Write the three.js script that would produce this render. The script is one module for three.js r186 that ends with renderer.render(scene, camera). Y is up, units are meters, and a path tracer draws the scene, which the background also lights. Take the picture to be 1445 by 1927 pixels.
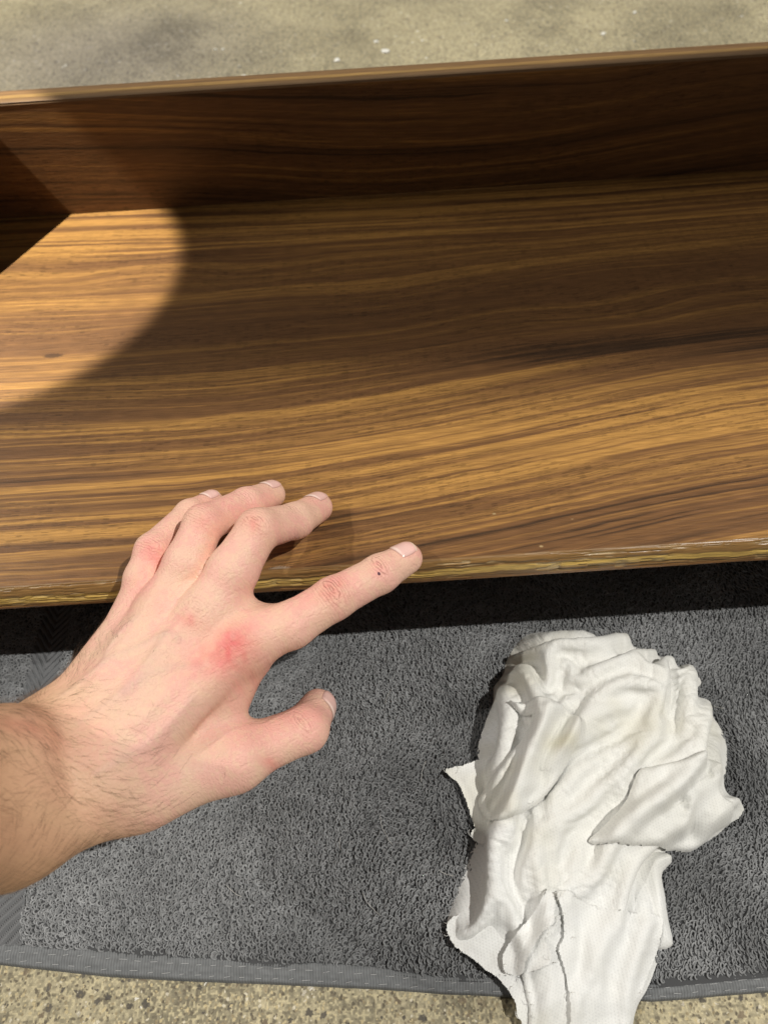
import * as THREE from 'three';
import { mergeGeometries } from 'three/addons/utils/BufferGeometryUtils.js';

// ------------------------------------------------------------------ scene, camera, exposure
const scene = new THREE.Scene();
scene.background = new THREE.Color(0.085, 0.081, 0.076);

const camera = new THREE.PerspectiveCamera(70, 767 / 1024, 0.02, 60);
camera.position.set(0, 0.428, 0.19);
camera.rotation.order = 'YXZ';
camera.rotation.set(-55 * Math.PI / 180, 0, -3.7 * Math.PI / 180);
camera.focus = 0.37;
camera.userData.fStop = 9;
scene.add(camera);

const renderer = new THREE.WebGLRenderer({ antialias: true });
renderer.setSize(767, 1024);
renderer.shadowMap.enabled = true;
renderer.toneMapping = THREE.LinearToneMapping;
renderer.toneMappingExposure = 1.0;

// ------------------------------------------------------------------ lights (unseen lamps outside the picture, cones shaped to the lit areas)
const V = (x, y, z) => new THREE.Vector3(x, y, z);
function spot(pos, axis, angleDeg, penumbra, intensity, color, radius) {
  const l = new THREE.SpotLight(color, intensity, 0, angleDeg * Math.PI / 180, penumbra, 2);
  l.position.copy(pos); l.target.position.copy(pos).add(axis);
  l.castShadow = true; l.shadow.radius = radius / 0.02; l.shadow.mapSize.set(2048, 2048); l.shadow.camera.near = 0.05;
  scene.add(l, l.target);
  return l;
}
// a lamp whose cone ends, at the point q, along a straight line that runs in x
function edgeSpot(pos, q, side, angleDeg, penumbra, intensity, color, radius) {
  const g = q.clone().sub(pos).normalize(), m = V(1, 0, 0).cross(g).normalize();
  if (m.z * side < 0) m.negate();
  const a = angleDeg * Math.PI / 180, axis = g.multiplyScalar(Math.cos(a)).add(m.multiplyScalar(Math.sin(a)));
  return spot(pos, axis, angleDeg, penumbra, intensity, color, radius);
}
// main lamp: high, to the right and a little in front; lights the front of the board, the hand, the towel and the rag
edgeSpot(V(3.5, 6.05, 1.0), V(0.1, 0.108, -0.152), 1, 34, 0.012, 131, new THREE.Color(1, 0.975, 0.92), 0.045);
// second lamp on the left, weaker: the short shadows to the right of the fingers
edgeSpot(V(-1.9, 2.45, 0.2), V(-0.05, 0.108, -0.150), 1, 34, 0.03, 8.5, new THREE.Color(1, 0.975, 0.92), 0.03);
// narrow beam on the left end of the board
const beamAt = V(-0.892, 1.446, -0.228);
spot(beamAt, V(-0.294, 0.108, -0.259).sub(beamAt), 5.63, 0.08, 17, new THREE.Color(1, 0.96, 0.88), 0.006);
// added lamp, cone cut at the back board, to light the floor beyond
edgeSpot(V(0.05, 9, -0.335), V(0.03, 0.1916, -0.3325), -1, 44, 0.001, 265, new THREE.Color(1, 0.98, 0.9), 0.006);
// added broad soft fill low on the left, a little behind: what the shaded part of the board gets
const soft = new THREE.RectAreaLight(new THREE.Color(1, 0.95, 0.86), 8.5, 0.9, 0.8);
soft.position.set(-1.7, 1.7, -0.75); soft.lookAt(0.05, 0.1, -0.2); scene.add(soft);

// ------------------------------------------------------------------ helpers
function rng(seed) { let s = seed >>> 0; return () => { s = (s + 0x6D2B79F5) >>> 0; let t = s; t = Math.imul(t ^ (t >>> 15), t | 1); t ^= t + Math.imul(t ^ (t >>> 7), t | 61); return ((t ^ (t >>> 14)) >>> 0) / 4294967296; }; }
const TAB = (() => { const r = rng(77), a = new Float32Array(65536); for (let i = 0; i < 65536; i++) a[i] = r(); return a; })();
// value noise, 0..1; period in whole cells (0 = 256)
function noise(x, y, seed = 0, px = 256, py = 256) {
  let xi = Math.floor(x), yi = Math.floor(y); let fx = x - xi, fy = y - yi;
  fx = fx * fx * fx * (fx * (fx * 6 - 15) + 10); fy = fy * fy * fy * (fy * (fy * 6 - 15) + 10);
  const x0 = ((xi % px) + px) % px, x1 = (x0 + 1) % px, y0 = ((yi % py) + py) % py, y1 = (y0 + 1) % py, s = seed * 7919;
  const a = TAB[(x0 + y0 * 256 + s) & 65535], b = TAB[(x1 + y0 * 256 + s) & 65535], c = TAB[(x0 + y1 * 256 + s) & 65535], d = TAB[(x1 + y1 * 256 + s) & 65535];
  return a + (b - a) * fx + (c - a + (a - b - c + d) * fx) * fy;
}
function fbm(x, y, seed, oct = 4, p = 256) { let s = 0, a = 0.5, t = 0, q = p; for (let i = 0; i < oct; i++) { s += a * noise(x, y, seed + i, q, q); t += a; a *= 0.5; x *= 2; y *= 2; q = Math.min(256, q * 2); } return s / t; }
const clamp = (v, a = 0, b = 1) => v < a ? a : v > b ? b : v;
const sstep = (a, b, v) => { const t = clamp((v - a) / (b - a)); return t * t * (3 - 2 * t); };
const lerp = (a, b, t) => a + (b - a) * t;
const mix3 = (a, b, t) => [lerp(a[0], b[0], t), lerp(a[1], b[1], t), lerp(a[2], b[2], t)];
const toS = (c) => { c = clamp(c); return (c <= 0.0031308 ? c * 12.92 : 1.055 * Math.pow(c, 1 / 2.4) - 0.055) * 255; };
function tex(w, h, f, srgb) { // f(i, j, out): linear colours 0..1
  const d = new Uint8Array(w * h * 4), o = [0, 0, 0];
  for (let j = 0; j < h; j++) for (let i = 0; i < w; i++) {
    f(i, j, o); const k = (j * w + i) * 4;
    for (let c = 0; c < 3; c++) d[k + c] = srgb ? toS(o[c]) : clamp(o[c]) * 255;
    d[k + 3] = 255;
  }
  const t = new THREE.DataTexture(d, w, h); t.magFilter = THREE.LinearFilter; t.minFilter = THREE.LinearMipmapLinearFilter; t.generateMipmaps = true;
  t.wrapS = t.wrapT = THREE.RepeatWrapping; if (srgb) t.colorSpace = THREE.SRGBColorSpace; t.needsUpdate = true;
  return t;
}
function tag(o, label, category, group, kind) { o.userData = { ...o.userData, ...(label && { label }), ...(category && { category }), ...(group && { group }), ...(kind && { kind }) }; return o; }
function mesh(name, geo, mat, parent) { const m = new THREE.Mesh(geo, mat); m.name = name; m.castShadow = m.receiveShadow = true; parent.add(m); return m; }
function thing(name, x, y, z) { const g = new THREE.Group(); g.name = name; g.position.set(x, y, z); scene.add(g); return g; }
// a grid surface: f(u, v) -> [x, y, z, U, V, r, g, b]
function grid(nu, nv, f, colored) {
  const P = [], T = [], C = [], I = [];
  for (let j = 0; j <= nv; j++) for (let i = 0; i <= nu; i++) { const p = f(i / nu, j / nv, i, j); P.push(p[0], p[1], p[2]); T.push(p[3] ?? 0, p[4] ?? 0); if (colored) C.push(p[5], p[6], p[7]); }
  for (let j = 0; j < nv; j++) for (let i = 0; i < nu; i++) { const a = j * (nu + 1) + i, b = a + 1, c = a + nu + 1, d = c + 1; I.push(a, c, b, b, c, d); }
  const g = new THREE.BufferGeometry();
  g.setAttribute('position', new THREE.Float32BufferAttribute(P, 3)); g.setAttribute('uv', new THREE.Float32BufferAttribute(T, 2));
  if (colored) g.setAttribute('color', new THREE.Float32BufferAttribute(C, 3));
  g.setIndex(I); g.computeVertexNormals();
  return g;
}
function spline(pts, n, closed) { return new THREE.CatmullRomCurve3(pts.map((p) => V(p[0], 0, p[1])), closed, 'centripetal').getPoints(n).map((p) => [p.x, p.z]); }
function curveY(pts, x) { // piecewise smooth interpolation of [x, y] pairs
  for (let i = 0; i < pts.length - 1; i++) if (x <= pts[i + 1][0] || i === pts.length - 2) { const t = (x - pts[i][0]) / (pts[i + 1][0] - pts[i][0]); return lerp(pts[i][1], pts[i + 1][1], clamp(t, -9, 9)); }
}

// ------------------------------------------------------------------ concrete floor
{
  const N = 2048, size = 0.5, r = rng(5), H = new Float32Array(N * N), K = new Float32Array(N * N), S = new Float32Array(N * N * 3).fill(-1);
  const blob = (cx, cy, rx, ry, ang, col, hgt, rough) => {
    const R = Math.ceil(Math.max(rx, ry) * 1.3), ca = Math.cos(ang), sa = Math.sin(ang), sd = (r() * 1000) | 0;
    for (let j = -R; j <= R; j++) for (let i = -R; i <= R; i++) {
      const u = (i * ca + j * sa) / rx, v = (-i * sa + j * ca) / ry, a = Math.atan2(v, u);
      const d = Math.hypot(u, v) * (1 + rough * (noise(2 + Math.cos(a) * 1.7, 2 + Math.sin(a) * 1.7, sd) - 0.5) * 2);
      if (d > 1) continue;
      const k = (((cy + j) % N + N) % N) * N + ((cx + i) % N + N) % N;
      const m = clamp((1 - d) * 4); if (S[k * 3] < 0 || m > 0.6) { S[k * 3] = col[0]; S[k * 3 + 1] = col[1]; S[k * 3 + 2] = col[2]; } K[k] = Math.max(K[k], m); H[k] += hgt * m;
    }
  };
  for (let n = 0; n < 5200; n++) { const q = Math.pow(r(), 2.2), s = 2 + q * 7, t = r(); const col = t < 0.42 ? [0.07, 0.062, 0.055] : t < 0.7 ? [0.17, 0.13, 0.085] : t < 0.9 ? [0.33, 0.27, 0.17] : [0.55, 0.5, 0.4];
    const e = 0.8 + r() * 0.4; blob((r() * N) | 0, (r() * N) | 0, s, s * (0.5 + r() * 0.5), r() * 6.28, col.map((c) => c * e), -0.25 + r() * 0.35, 0.5); }
  for (let n = 0; n < 30000; n++) { const t = r(), col = t < 0.3 ? [0.11, 0.09, 0.06] : t < 0.6 ? [0.30, 0.24, 0.14] : t < 0.9 ? [0.56, 0.46, 0.26] : [0.66, 0.6, 0.46], s = 1.6 + r() * 2.6; blob((r() * N) | 0, (r() * N) | 0, s, s * (0.5 + r() * 0.5), r() * 6.28, col, (r() - 0.5) * 0.3, 0.3); }
  for (let n = 0; n < 260; n++) { const s = 1.5 + r() * r() * 6; blob((r() * N) | 0, (r() * N) | 0, s, s * (0.35 + r() * 0.6), r() * 6.28, [0.78, 0.75, 0.68], 0.2, 0.7); }
  const col = tex(N, N, (i, j, o) => {
    const k = j * N + i, a = fbm(i / N * 8, j / N * 8, 11, 4, 8), b = noise(i / N * 256, j / N * 256, 21), c = noise(i / N * 512, j / N * 512, 31, 512, 512), d = TAB[(k * 13) & 65535];
    let m = mix3([0.205, 0.18, 0.12], [0.50, 0.435, 0.28], sstep(0.2, 0.75, a * 0.45 + b * 0.3 + c * 0.25));
    m = mix3(m, [0.60, 0.52, 0.32], sstep(0.62, 0.85, c) * 0.6); m = mix3(m, [0.13, 0.11, 0.075], sstep(0.68, 0.9, noise(i / N * 340, j / N * 340, 41, 340, 340)) * 0.75);
    const e = 0.86 + d * 0.28, w = K[k] * 0.85;
    for (let c2 = 0; c2 < 3; c2++) o[c2] = lerp(m[c2], S[k * 3 + c2], w) * e;
  }, true);
  const bump = tex(N, N, (i, j, o) => { const k = j * N + i; const v = 0.5 + H[k] * 0.5 - K[k] * 0.05 + (noise(i / N * 256, j / N * 256, 21) - 0.5) * 0.3 + (noise(i / N * 512, j / N * 512, 31, 512, 512) - 0.5) * 0.4; o[0] = o[1] = o[2] = v; }, false);
  const mat = new THREE.MeshStandardMaterial({ map: col, bumpMap: bump, bumpScale: 0.0011, roughness: 0.78, vertexColors: true });
  const g = grid(160, 160, (u, v) => {
    const x = lerp(-3, 3, u), z = lerp(-4, 2, v);
    const s = 0.72 + 0.46 * fbm(x * 11 + 40, z * 11 + 40, 51, 4), cornerShade = sstep(0.24, 0.02, Math.hypot((x + 0.33) / 1.3, z + 0.86)) * 0.35 + sstep(0.16, 0.02, Math.hypot((x + 0.26) * 0.8, (z + 0.62) * 1.2)) * 0.12;  // shadow at the far left corner, painted into the floor colour
    const f = s * (1 - cornerShade);
    return [x, 0, z, x / size, z / size, f, f * lerp(1, 1.02, cornerShade), f * (1 + cornerShade * 0.6)];
  }, true);
  tag(mesh('floor', g, mat, scene), 'bare speckled tan concrete floor around and beneath the towel and wooden unit', null, null, 'structure');
  // little flecks of white paint and grit lying on the far floor
  const parts = [], rr = rng(9);
  for (let n = 0; n < 90; n++) {
    const s = 0.0009 + Math.pow(rr(), 3) * 0.004, f = new THREE.IcosahedronGeometry(s, 1), p = f.attributes.position, sd = n * 3;
    for (let i = 0; i < p.count; i++) { const q = 0.6 + 0.8 * noise(p.getX(i) / s * 2 + 9, p.getZ(i) / s * 2 + p.getY(i) / s + 9, sd); p.setXYZ(i, p.getX(i) * q, p.getY(i) * 0.35, p.getZ(i) * q * (0.4 + 0.6 * ((n % 3) / 2))); }
    f.rotateY(rr() * 6.28); f.translate(-0.42 + rr() * 0.95, s * 0.25, -0.4 - rr() * 0.5); f.computeVertexNormals(); parts.push(f);
  }
  tag(mesh('grit', mergeGeometries(parts), new THREE.MeshStandardMaterial({ color: new THREE.Color(0.75, 0.73, 0.68), roughness: 0.7 }), scene), 'scattered white paint flecks and grit on the far concrete floor', 'grit', null, 'stuff');
}

// ------------------------------------------------------------------ walnut unit: board, back board, added end boards, worn edge bands
const BOARD = 0.108, BACK = -0.3315, TOPY = 0.1916;
{
  const unit = thing('wooden_bench', 0.16, 0, -0.17);
  tag(unit, 'low walnut veneer bench with a raised back board and a worn yellowed front edge', 'bench');
  const at = (g) => { g.translate(-0.16, 0, 0.17); return g; };
  // colour of the veneer at x along the grain, y across it (metres)
  function walnut(w, h, X0, X1, Y0, Y1, seed, o) {
    const col = tex(w, h, (i, j, c) => {
      const x = lerp(X0, X1, i / w), y = lerp(Y0, Y1, j / h);
      let q = y + o.drift(x, y) + 0.011 * (noise(x * 3.1 + 7, y * 7 + 3, seed) - 0.5) + 0.0035 * (noise(x * 9 + 5, y * 30, seed + 1) - 0.5);
      const fl = o.flame(x, y);
      q += fl * (0.028 * (noise(x * 4.2 + 2, y * 13, seed + 2) - 0.5) + 0.009 * (noise(x * 13, y * 32, seed + 3) - 0.5));
      q += 0.0009 * (noise(x * 45, y * 260, seed + 4) - 0.5);
      const broad = noise(3, q * 60 + 20, seed + 5), mid = noise(x * 1.2 + 5, q * 190 + 9, seed + 6), fine = noise(x * 5, q * 560, seed + 7), hair = noise(x * 26, q * 1700, seed + 8), fib = noise(x * 110, y * 2100, seed + 9);
      let t = broad * 0.21 + mid * 0.26 + fine * 0.31 + hair * 0.22; t = t * 1.18 - 0.05 + o.tone(x, y) - 0.26 * sstep(0.66, 0.84, noise(x * 2.2 + 7, q * 420, seed + 13)) * sstep(0.3, 0.6, noise(x * 7, y * 40, seed + 14)) + 0.16 * sstep(0.7, 0.86, noise(x * 2 + 3, q * 300 + 8, seed + 15));
      // late-wood lines in the flame figure: a sharp dark side and a soft one
      if (fl > 0.01) { const s = (q * 62) % 1, ss = s < 0 ? s + 1 : s; t -= fl * 0.33 * Math.pow(ss, 5); t = lerp(t, 0.45 + 0.25 * (broad - 0.5), fl * 0.55); }
      let k = t < 0.42 ? mix3([0.060, 0.031, 0.015], [0.168, 0.080, 0.031], sstep(0.02, 0.42, t)) : mix3([0.168, 0.080, 0.031], [0.44, 0.228, 0.062], sstep(0.42, 0.95, t));
      // open pores: short dark dashes along the grain
      const pore = sstep(0.64, 0.86, noise(x * 220, q * 2300, seed + 10)) * sstep(0.3, 0.6, noise(x * 14, y * 60, seed + 11));
      const f = (1 - 0.34 * pore) * (0.82 + 0.36 * fib) * (0.94 + 0.12 * noise(x * 160, y * 420, seed + 12));
      c[0] = k[0] * f; c[1] = k[1] * f; c[2] = k[2] * f;
      o.marks?.(x, y, c);
    }, true);
    return col;
  }
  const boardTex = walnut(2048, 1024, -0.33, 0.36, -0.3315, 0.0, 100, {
    drift: (x, y) => sstep(-0.12, 0.26, x) * 0.036 * sstep(-0.31, -0.1, y) + 0.006 * Math.sin(x * 6 + y * 9),
    flame: (x, y) => sstep(-0.30, -0.24, y) * sstep(-0.135, -0.17, y) * 0.9,
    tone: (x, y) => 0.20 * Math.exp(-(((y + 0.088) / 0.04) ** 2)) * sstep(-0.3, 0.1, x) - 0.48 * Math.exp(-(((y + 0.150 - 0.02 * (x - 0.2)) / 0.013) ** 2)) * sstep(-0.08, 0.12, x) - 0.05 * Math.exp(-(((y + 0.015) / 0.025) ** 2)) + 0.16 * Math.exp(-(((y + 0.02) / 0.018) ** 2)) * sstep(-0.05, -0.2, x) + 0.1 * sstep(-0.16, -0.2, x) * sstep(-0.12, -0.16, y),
    marks: (x, y, c) => {
      const spot2 = (px, py, rx, ry, m, to) => { const d = Math.hypot((x - px) / rx, (y - py) / ry) * (0.7 + 0.6 * noise(x * 3000, y * 3000, 3)); if (d < 1) for (let k = 0; k < 3; k++) c[k] = lerp(c[k], to[k], m * clamp((1 - d) * 3)); };
      spot2(-0.206, -0.1735, 0.0075, 0.0022, 0.85, [0.06, 0.03, 0.014]); spot2(0.058, -0.0285, 0.0011, 0.0006, 0.6, [0.5, 0.38, 0.2]); spot2(0.024, -0.0015, 0.003, 0.0009, 0.9, [0.7, 0.6, 0.42]);
      spot2(0.079, -0.0065, 0.0013, 0.0007, 0.6, [0.55, 0.4, 0.2]); spot2(0.098, -0.022, 0.001, 0.0004, 0.5, [0.5, 0.35, 0.18]); spot2(-0.055, -0.003, 0.006, 0.002, 0.5, [0.4, 0.34, 0.26]);
      const s = sstep(0.0011, 0.0004, Math.abs(y + 0.0016)) * sstep(0.5, 0.7, noise(x * 30, 3, 61)) * sstep(0, 0.06, x); for (let k = 0; k < 3; k++) c[k] = lerp(c[k], [0.5, 0.42, 0.3][k], s * 0.7);
    },
  });
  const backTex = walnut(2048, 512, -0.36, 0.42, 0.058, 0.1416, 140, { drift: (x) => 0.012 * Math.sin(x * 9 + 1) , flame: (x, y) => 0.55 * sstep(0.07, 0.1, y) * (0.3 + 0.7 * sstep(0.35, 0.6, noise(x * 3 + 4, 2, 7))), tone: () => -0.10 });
  const bumpTex = tex(512, 512, (i, j, o) => { o[0] = o[1] = o[2] = 0.5 + 0.5 * (noise(i / 512 * 20, j / 512 * 256, 71, 20) - 0.5) + 0.3 * (noise(i / 512 * 128, j / 512 * 256, 72, 128) - 0.5); }, false);
  const veneer = (map, rep) => { const b = bumpTex.clone(); b.repeat.set(...rep); b.needsUpdate = true; return new THREE.MeshPhysicalMaterial({ map, bumpMap: b, bumpScale: 0.00012, roughness: 0.46, specularIntensity: 0.7 }); };
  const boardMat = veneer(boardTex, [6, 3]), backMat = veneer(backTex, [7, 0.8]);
  boardTex.wrapS = backTex.wrapS = THREE.MirroredRepeatWrapping; boardTex.wrapT = backTex.wrapT = THREE.MirroredRepeatWrapping;
  // boards: boxes with their own uv in the veneer's metres
  function box(x0, x1, y0, y1, z0, z1, uv) {
    const g = new THREE.BoxGeometry(x1 - x0, y1 - y0, z1 - z0); g.translate((x0 + x1) / 2, (y0 + y1) / 2, (z0 + z1) / 2);
    const p = g.attributes.position, t = g.attributes.uv; for (let i = 0; i < p.count; i++) { const q = uv(p.getX(i), p.getY(i), p.getZ(i)); t.setXY(i, q[0], q[1]); }
    return at(g);
  }
  const L = -0.30, R = 0.62;
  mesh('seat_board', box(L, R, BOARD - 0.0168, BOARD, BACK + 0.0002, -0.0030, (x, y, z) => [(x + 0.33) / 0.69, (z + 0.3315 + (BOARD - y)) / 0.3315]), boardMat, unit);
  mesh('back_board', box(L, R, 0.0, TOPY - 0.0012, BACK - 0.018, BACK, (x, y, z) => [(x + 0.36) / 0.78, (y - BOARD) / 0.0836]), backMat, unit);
  for (const x of [L - 0.018, R]) {  // added unseen end boards, tops sloped to cast the dark corner shadow
    const s = new THREE.Shape([[-0.004, 0], [-0.004, 0.1075], [-0.1937, 0.108], [-0.3495, 0.2955], [-0.3495, 0]].map((p) => new THREE.Vector2(-p[0], p[1])));
    const g = new THREE.ExtrudeGeometry(s, { depth: 0.0175, bevelEnabled: true, bevelSize: 0.0008, bevelThickness: 0.0008, bevelSegments: 2 }); g.rotateY(Math.PI / 2); g.translate(x, 0, 0);
    const p = g.attributes.position, t = g.attributes.uv; for (let i = 0; i < p.count; i++) t.setXY(i, p.getZ(i) / 0.69, p.getY(i) / 0.33);
    mesh('added_end_board', at(g), boardMat, unit);
  }
  // edge bands: a bevelled profile with the wear cut into it
  const olive = [0.27, 0.152, 0.052], yellow = [0.68, 0.455, 0.125], brown = [0.30, 0.145, 0.045], pale = [0.66, 0.54, 0.32];
  const nb = 44;
  const front = grid(1500, nb, (u, v) => {
    const x = lerp(-0.32, 0.44, u), s = v * 0.0190; let y, z, ny, nz; // s runs down the profile
    if (s < 0.0122) { const a = s / 0.0122 * Math.PI / 2; z = -0.003 + 0.0045 * Math.sin(a); y = BOARD - 0.010 + 0.010 * Math.cos(a); ny = Math.cos(a); nz = Math.sin(a); }
    else if (s < 0.0170) { z = 0.0015; y = BOARD - 0.010 - (s - 0.0122); ny = 0; nz = 1; } else { const a = (s - 0.0170) / 0.0020 * 1.3; z = 0.0015 - 0.0022 * (1 - Math.cos(a)); y = BOARD - 0.0148 - 0.0022 * Math.sin(a); ny = -Math.sin(a); nz = Math.cos(a); }
    const worn = sstep(0.06, -0.12, x), w1 = 0.0013 * (noise(x * 55, 1, 81) - 0.5) + 0.0011 * (noise(x * 190, 4, 82) - 0.5), d = s + w1;
    const core = sstep(0.0076, 0.0086, d) * sstep(0.0122 + worn * 0.0012, 0.0112 + worn * 0.0012, d), low = sstep(0.0148, 0.0156, s + w1 * 0.5);
    const grn = noise(x * 60, d * 2600, 83), grn2 = noise(x * 160, s * 5200, 84), cut = sstep(0.6, 0.85, noise(x * 30, d * 1500, 87)), chip = sstep(0.58, 0.76, noise(x * 150, s * 1100, 85)) * sstep(0.35, 0.6, noise(x * 24, s * 200, 86)) * (1 - low);
    let c = mix3(olive, brown, sstep(0.5, 0.8, grn) * 0.5); c = mix3(c, [0.11, 0.06, 0.02], cut * 0.75); c = mix3(c, yellow, core * (0.6 + 0.4 * sstep(0.2, 0.55, grn)));
    c = mix3(c, brown, low); c = mix3(c, pale, chip * 0.35 * (0.5 + grn2));
    c = mix3(c, [0.19, 0.10, 0.034], sstep(0.0032, 0.0, s) * 0.8);
    const e = 0.8 + 0.4 * grn2, dep = (-0.0006 * (chip * 0.9 + core * 0.4 + cut * 0.7) * (1 - low) + 0.00025 * (grn - 0.5)) * sstep(0, 0.003, s);
    return [x, y + ny * dep, z + nz * dep, 0, 0, c[0] * e, c[1] * e, c[2] * e];
  }, true);
  mesh('edge_band', at(front), new THREE.MeshPhysicalMaterial({ vertexColors: true, roughness: 0.36, side: THREE.DoubleSide }), unit);
  const top = grid(900, 20, (u, v) => {
    const x = lerp(-0.42, 0.5, u), s = v * 0.0205, r = 0.0016; let y, z;
    if (s < r) { const a = s / r * Math.PI / 2; z = BACK - 0.018 + 0.0001 - 0.0001 + r - r * Math.sin(Math.PI / 2 - a) ; y = TOPY - r + r * Math.sin(a); z = BACK - 0.0183 + r * (1 - Math.cos(a)); }
    else if (s < 0.0189) { y = TOPY; z = BACK - 0.0183 + r + (s - r); } else { const a = (s - 0.0189) / 0.0016 * Math.PI / 2; z = BACK + 0.0003 - r + r * Math.sin(a); y = TOPY - r + r * Math.cos(a); z = Math.min(z, BACK + 0.0003); }
    const d = s + 0.0008 * (noise(x * 18, 1, 91) - 0.5), g1 = noise(x * 20, d * 1800, 92), core = sstep(0.0068, 0.0088, d) * sstep(0.0128, 0.0108, d);
    let c = mix3([0.130, 0.070, 0.030], [0.19, 0.108, 0.045], g1); c = mix3(c, [0.33, 0.20, 0.066], core * (0.35 + 0.65 * g1)); c = mix3(c, [0.30, 0.19, 0.10], sstep(0.0125, 0.015, d) * 0.5);
    const e = 0.88 + 0.24 * noise(x * 140, s * 4000, 93);
    return [x, y, z, 0, 0, c[0] * e, c[1] * e, c[2] * e];
  }, true);
  mesh('top_edge_band', at(top), new THREE.MeshPhysicalMaterial({ vertexColors: true, roughness: 0.45, side: THREE.DoubleSide }), unit);
}

// ------------------------------------------------------------------ grey terry towel
const HEM_IN = [[-0.33, 0.132], [-0.208, 0.146], [-0.153, 0.152], [-0.112, 0.157], [-0.02, 0.1665], [0.013, 0.172], [0.114, 0.1805], [0.169, 0.179], [0.33, 0.171]];
const HEM_OUT = [[-0.33, 0.141], [-0.208, 0.1548], [-0.153, 0.163], [-0.113, 0.1672], [-0.021, 0.1755], [0.013, 0.1795], [0.113, 0.1875], [0.169, 0.187], [0.33, 0.179]];
const towelY = (x, z) => 0.0058 + 0.0022 * fbm(x * 14 + 30, z * 14 + 30, 201, 2) + 0.0012 * noise(x * 30 + 9, z * 22 + 9, 203) - 0.0028 * sstep(0.012, 0, curveY(HEM_IN, x) - z);
{
  const towel = thing('towel', 0, 0, 0.06);
  tag(towel, 'charcoal grey terry towel spread on the concrete under the wooden bench', 'towel');
  const at = (g) => { g.translate(0, 0, -0.06); return g; };
  const inBand = (x, z) => { const c = -0.216 + 0.009 * sstep(0.06, 0.16, z); return Math.abs(x - c) < 0.0098; };
  // ground cloth
  const cloth = grid(300, 160, (u, v) => { const x = lerp(-0.33, 0.33, u), z = lerp(-0.2, curveY(HEM_IN, x) + 0.002, v); const y = towelY(x, z) - 0.0005 + 0.0005 * noise(x * 700, z * 700, 5); return [x, y, z, 0, 0]; });
  mesh('ground_cloth', at(cloth), new THREE.MeshStandardMaterial({ color: new THREE.Color(0.060, 0.061, 0.063), roughness: 1 }), towel);
  // loops of the pile
  const r = rng(31), ring = new THREE.TorusGeometry(0.00098, 0.00037, 5, 8, Math.PI * 1.35), list = [], m = new THREE.Matrix4(), e = new THREE.Euler(), q = new THREE.Quaternion(), s = V(1, 1, 1);
  ring.rotateZ(-0.55);
  const step = 0.00148;
  for (let z = -0.06; z < 0.19; z += step) for (let x = -0.265; x < 0.268; x += step) {
    const px = x + (r() - 0.5) * step * 1.1, pz = z + (r() - 0.5) * step * 1.1;
    if (pz > curveY(HEM_IN, px) - 0.0004 || inBand(px, pz)) { r(); continue; }
    list.push([px, towelY(px, pz) - 0.0007 + r() * 0.0011, pz]);
  }
  const tuft = new THREE.InstancedMesh(ring, new THREE.MeshStandardMaterial({ color: new THREE.Color(1, 1, 1), roughness: 0.95 }), list.length);
  tuft.name = 'pile_loops'; tuft.castShadow = tuft.receiveShadow = true; tuft.userData.kind = 'stuff';
  const c = new THREE.Color();
  list.forEach((p, i) => {
    const lean = fbm(p[0] * 30 + 50, p[2] * 30 + 50, 211, 2), dir = 1.15 + (lean - 0.5) * 2.6 + (r() - 0.5) * 1.3;
    e.set(-0.35 - r() * 1.0, dir, (r() - 0.5) * 0.9, 'YXZ'); q.setFromEuler(e); const k = 0.85 + r() * 0.5; s.set(k, k * (0.85 + r() * 0.5), k);
    m.compose(V(p[0], p[1], p[2] - 0.06), q, s); tuft.setMatrixAt(i, m);
    const t = (0.115 + 0.19 * fbm(p[0] * 22 + 70, p[2] * 22 + 70, 221, 3)) * (0.78 + r() * 0.46); c.setRGB(t * 0.985, t, t * 1.015); tuft.setColorAt(i, c);
  });
  towel.add(tuft);
  // woven border stripe with slanting ribs
  const twill = grid(70, 620, (u, v) => { const x0 = 0, z = lerp(-0.06, curveY(HEM_IN, -0.208) + 0.001, v), cx = -0.216 + 0.009 * sstep(0.06, 0.16, z), x = cx + (u - 0.5) * 0.0204; const chev = Math.abs(u - 0.5) * 0.0204 * 1.3; const rib = Math.pow(0.5 + 0.5 * Math.sin((z * 1.0 + (z < 0.05 ? chev : x * 0.9)) * 1150), 0.8); return [x, towelY(x, z) + 0.0013 * rib - 0.0003 + 0.0003 * Math.sin((z * 0.6 - x) * 5200), z, 0, 0]; });
  mesh('woven_border', at(twill), new THREE.MeshStandardMaterial({ color: new THREE.Color(0.15, 0.152, 0.156), roughness: 0.9 }), towel);
  // hem
  const hem = grid(1500, 14, (u, v) => {
    const x = lerp(-0.33, 0.33, u), z0 = curveY(HEM_IN, x), z1 = curveY(HEM_OUT, x) + 0.0006 * (noise(x * 40, 2, 231) - 0.5), z = lerp(z0 - 0.0006, z1, v);
    const rib = 0.5 + 0.5 * Math.sin(x * 2 * Math.PI / 0.0014 + noise(x * 60, v * 3, 232) * 2), y = 0.0046 * Math.pow(Math.sin(Math.PI * lerp(0.2, 1, v)), 0.28) + 0.0002 + 0.00035 * rib * Math.sin(Math.PI * v) - 0.0004 * (Math.exp(-(((v - 0.3) / 0.06) ** 2)) + Math.exp(-(((v - 0.72) / 0.06) ** 2)));
    const t = (0.12 + 0.065 * rib) * (0.85 + 0.3 * noise(x * 400, v * 9, 233)); return [x, y, z, 0, 0, t * 0.97, t, t * 1.02];
  }, true);
  mesh('hem', at(hem), new THREE.MeshStandardMaterial({ vertexColors: true, roughness: 0.92, side: THREE.DoubleSide }), towel);
  const st = [], r2 = rng(37);
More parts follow.
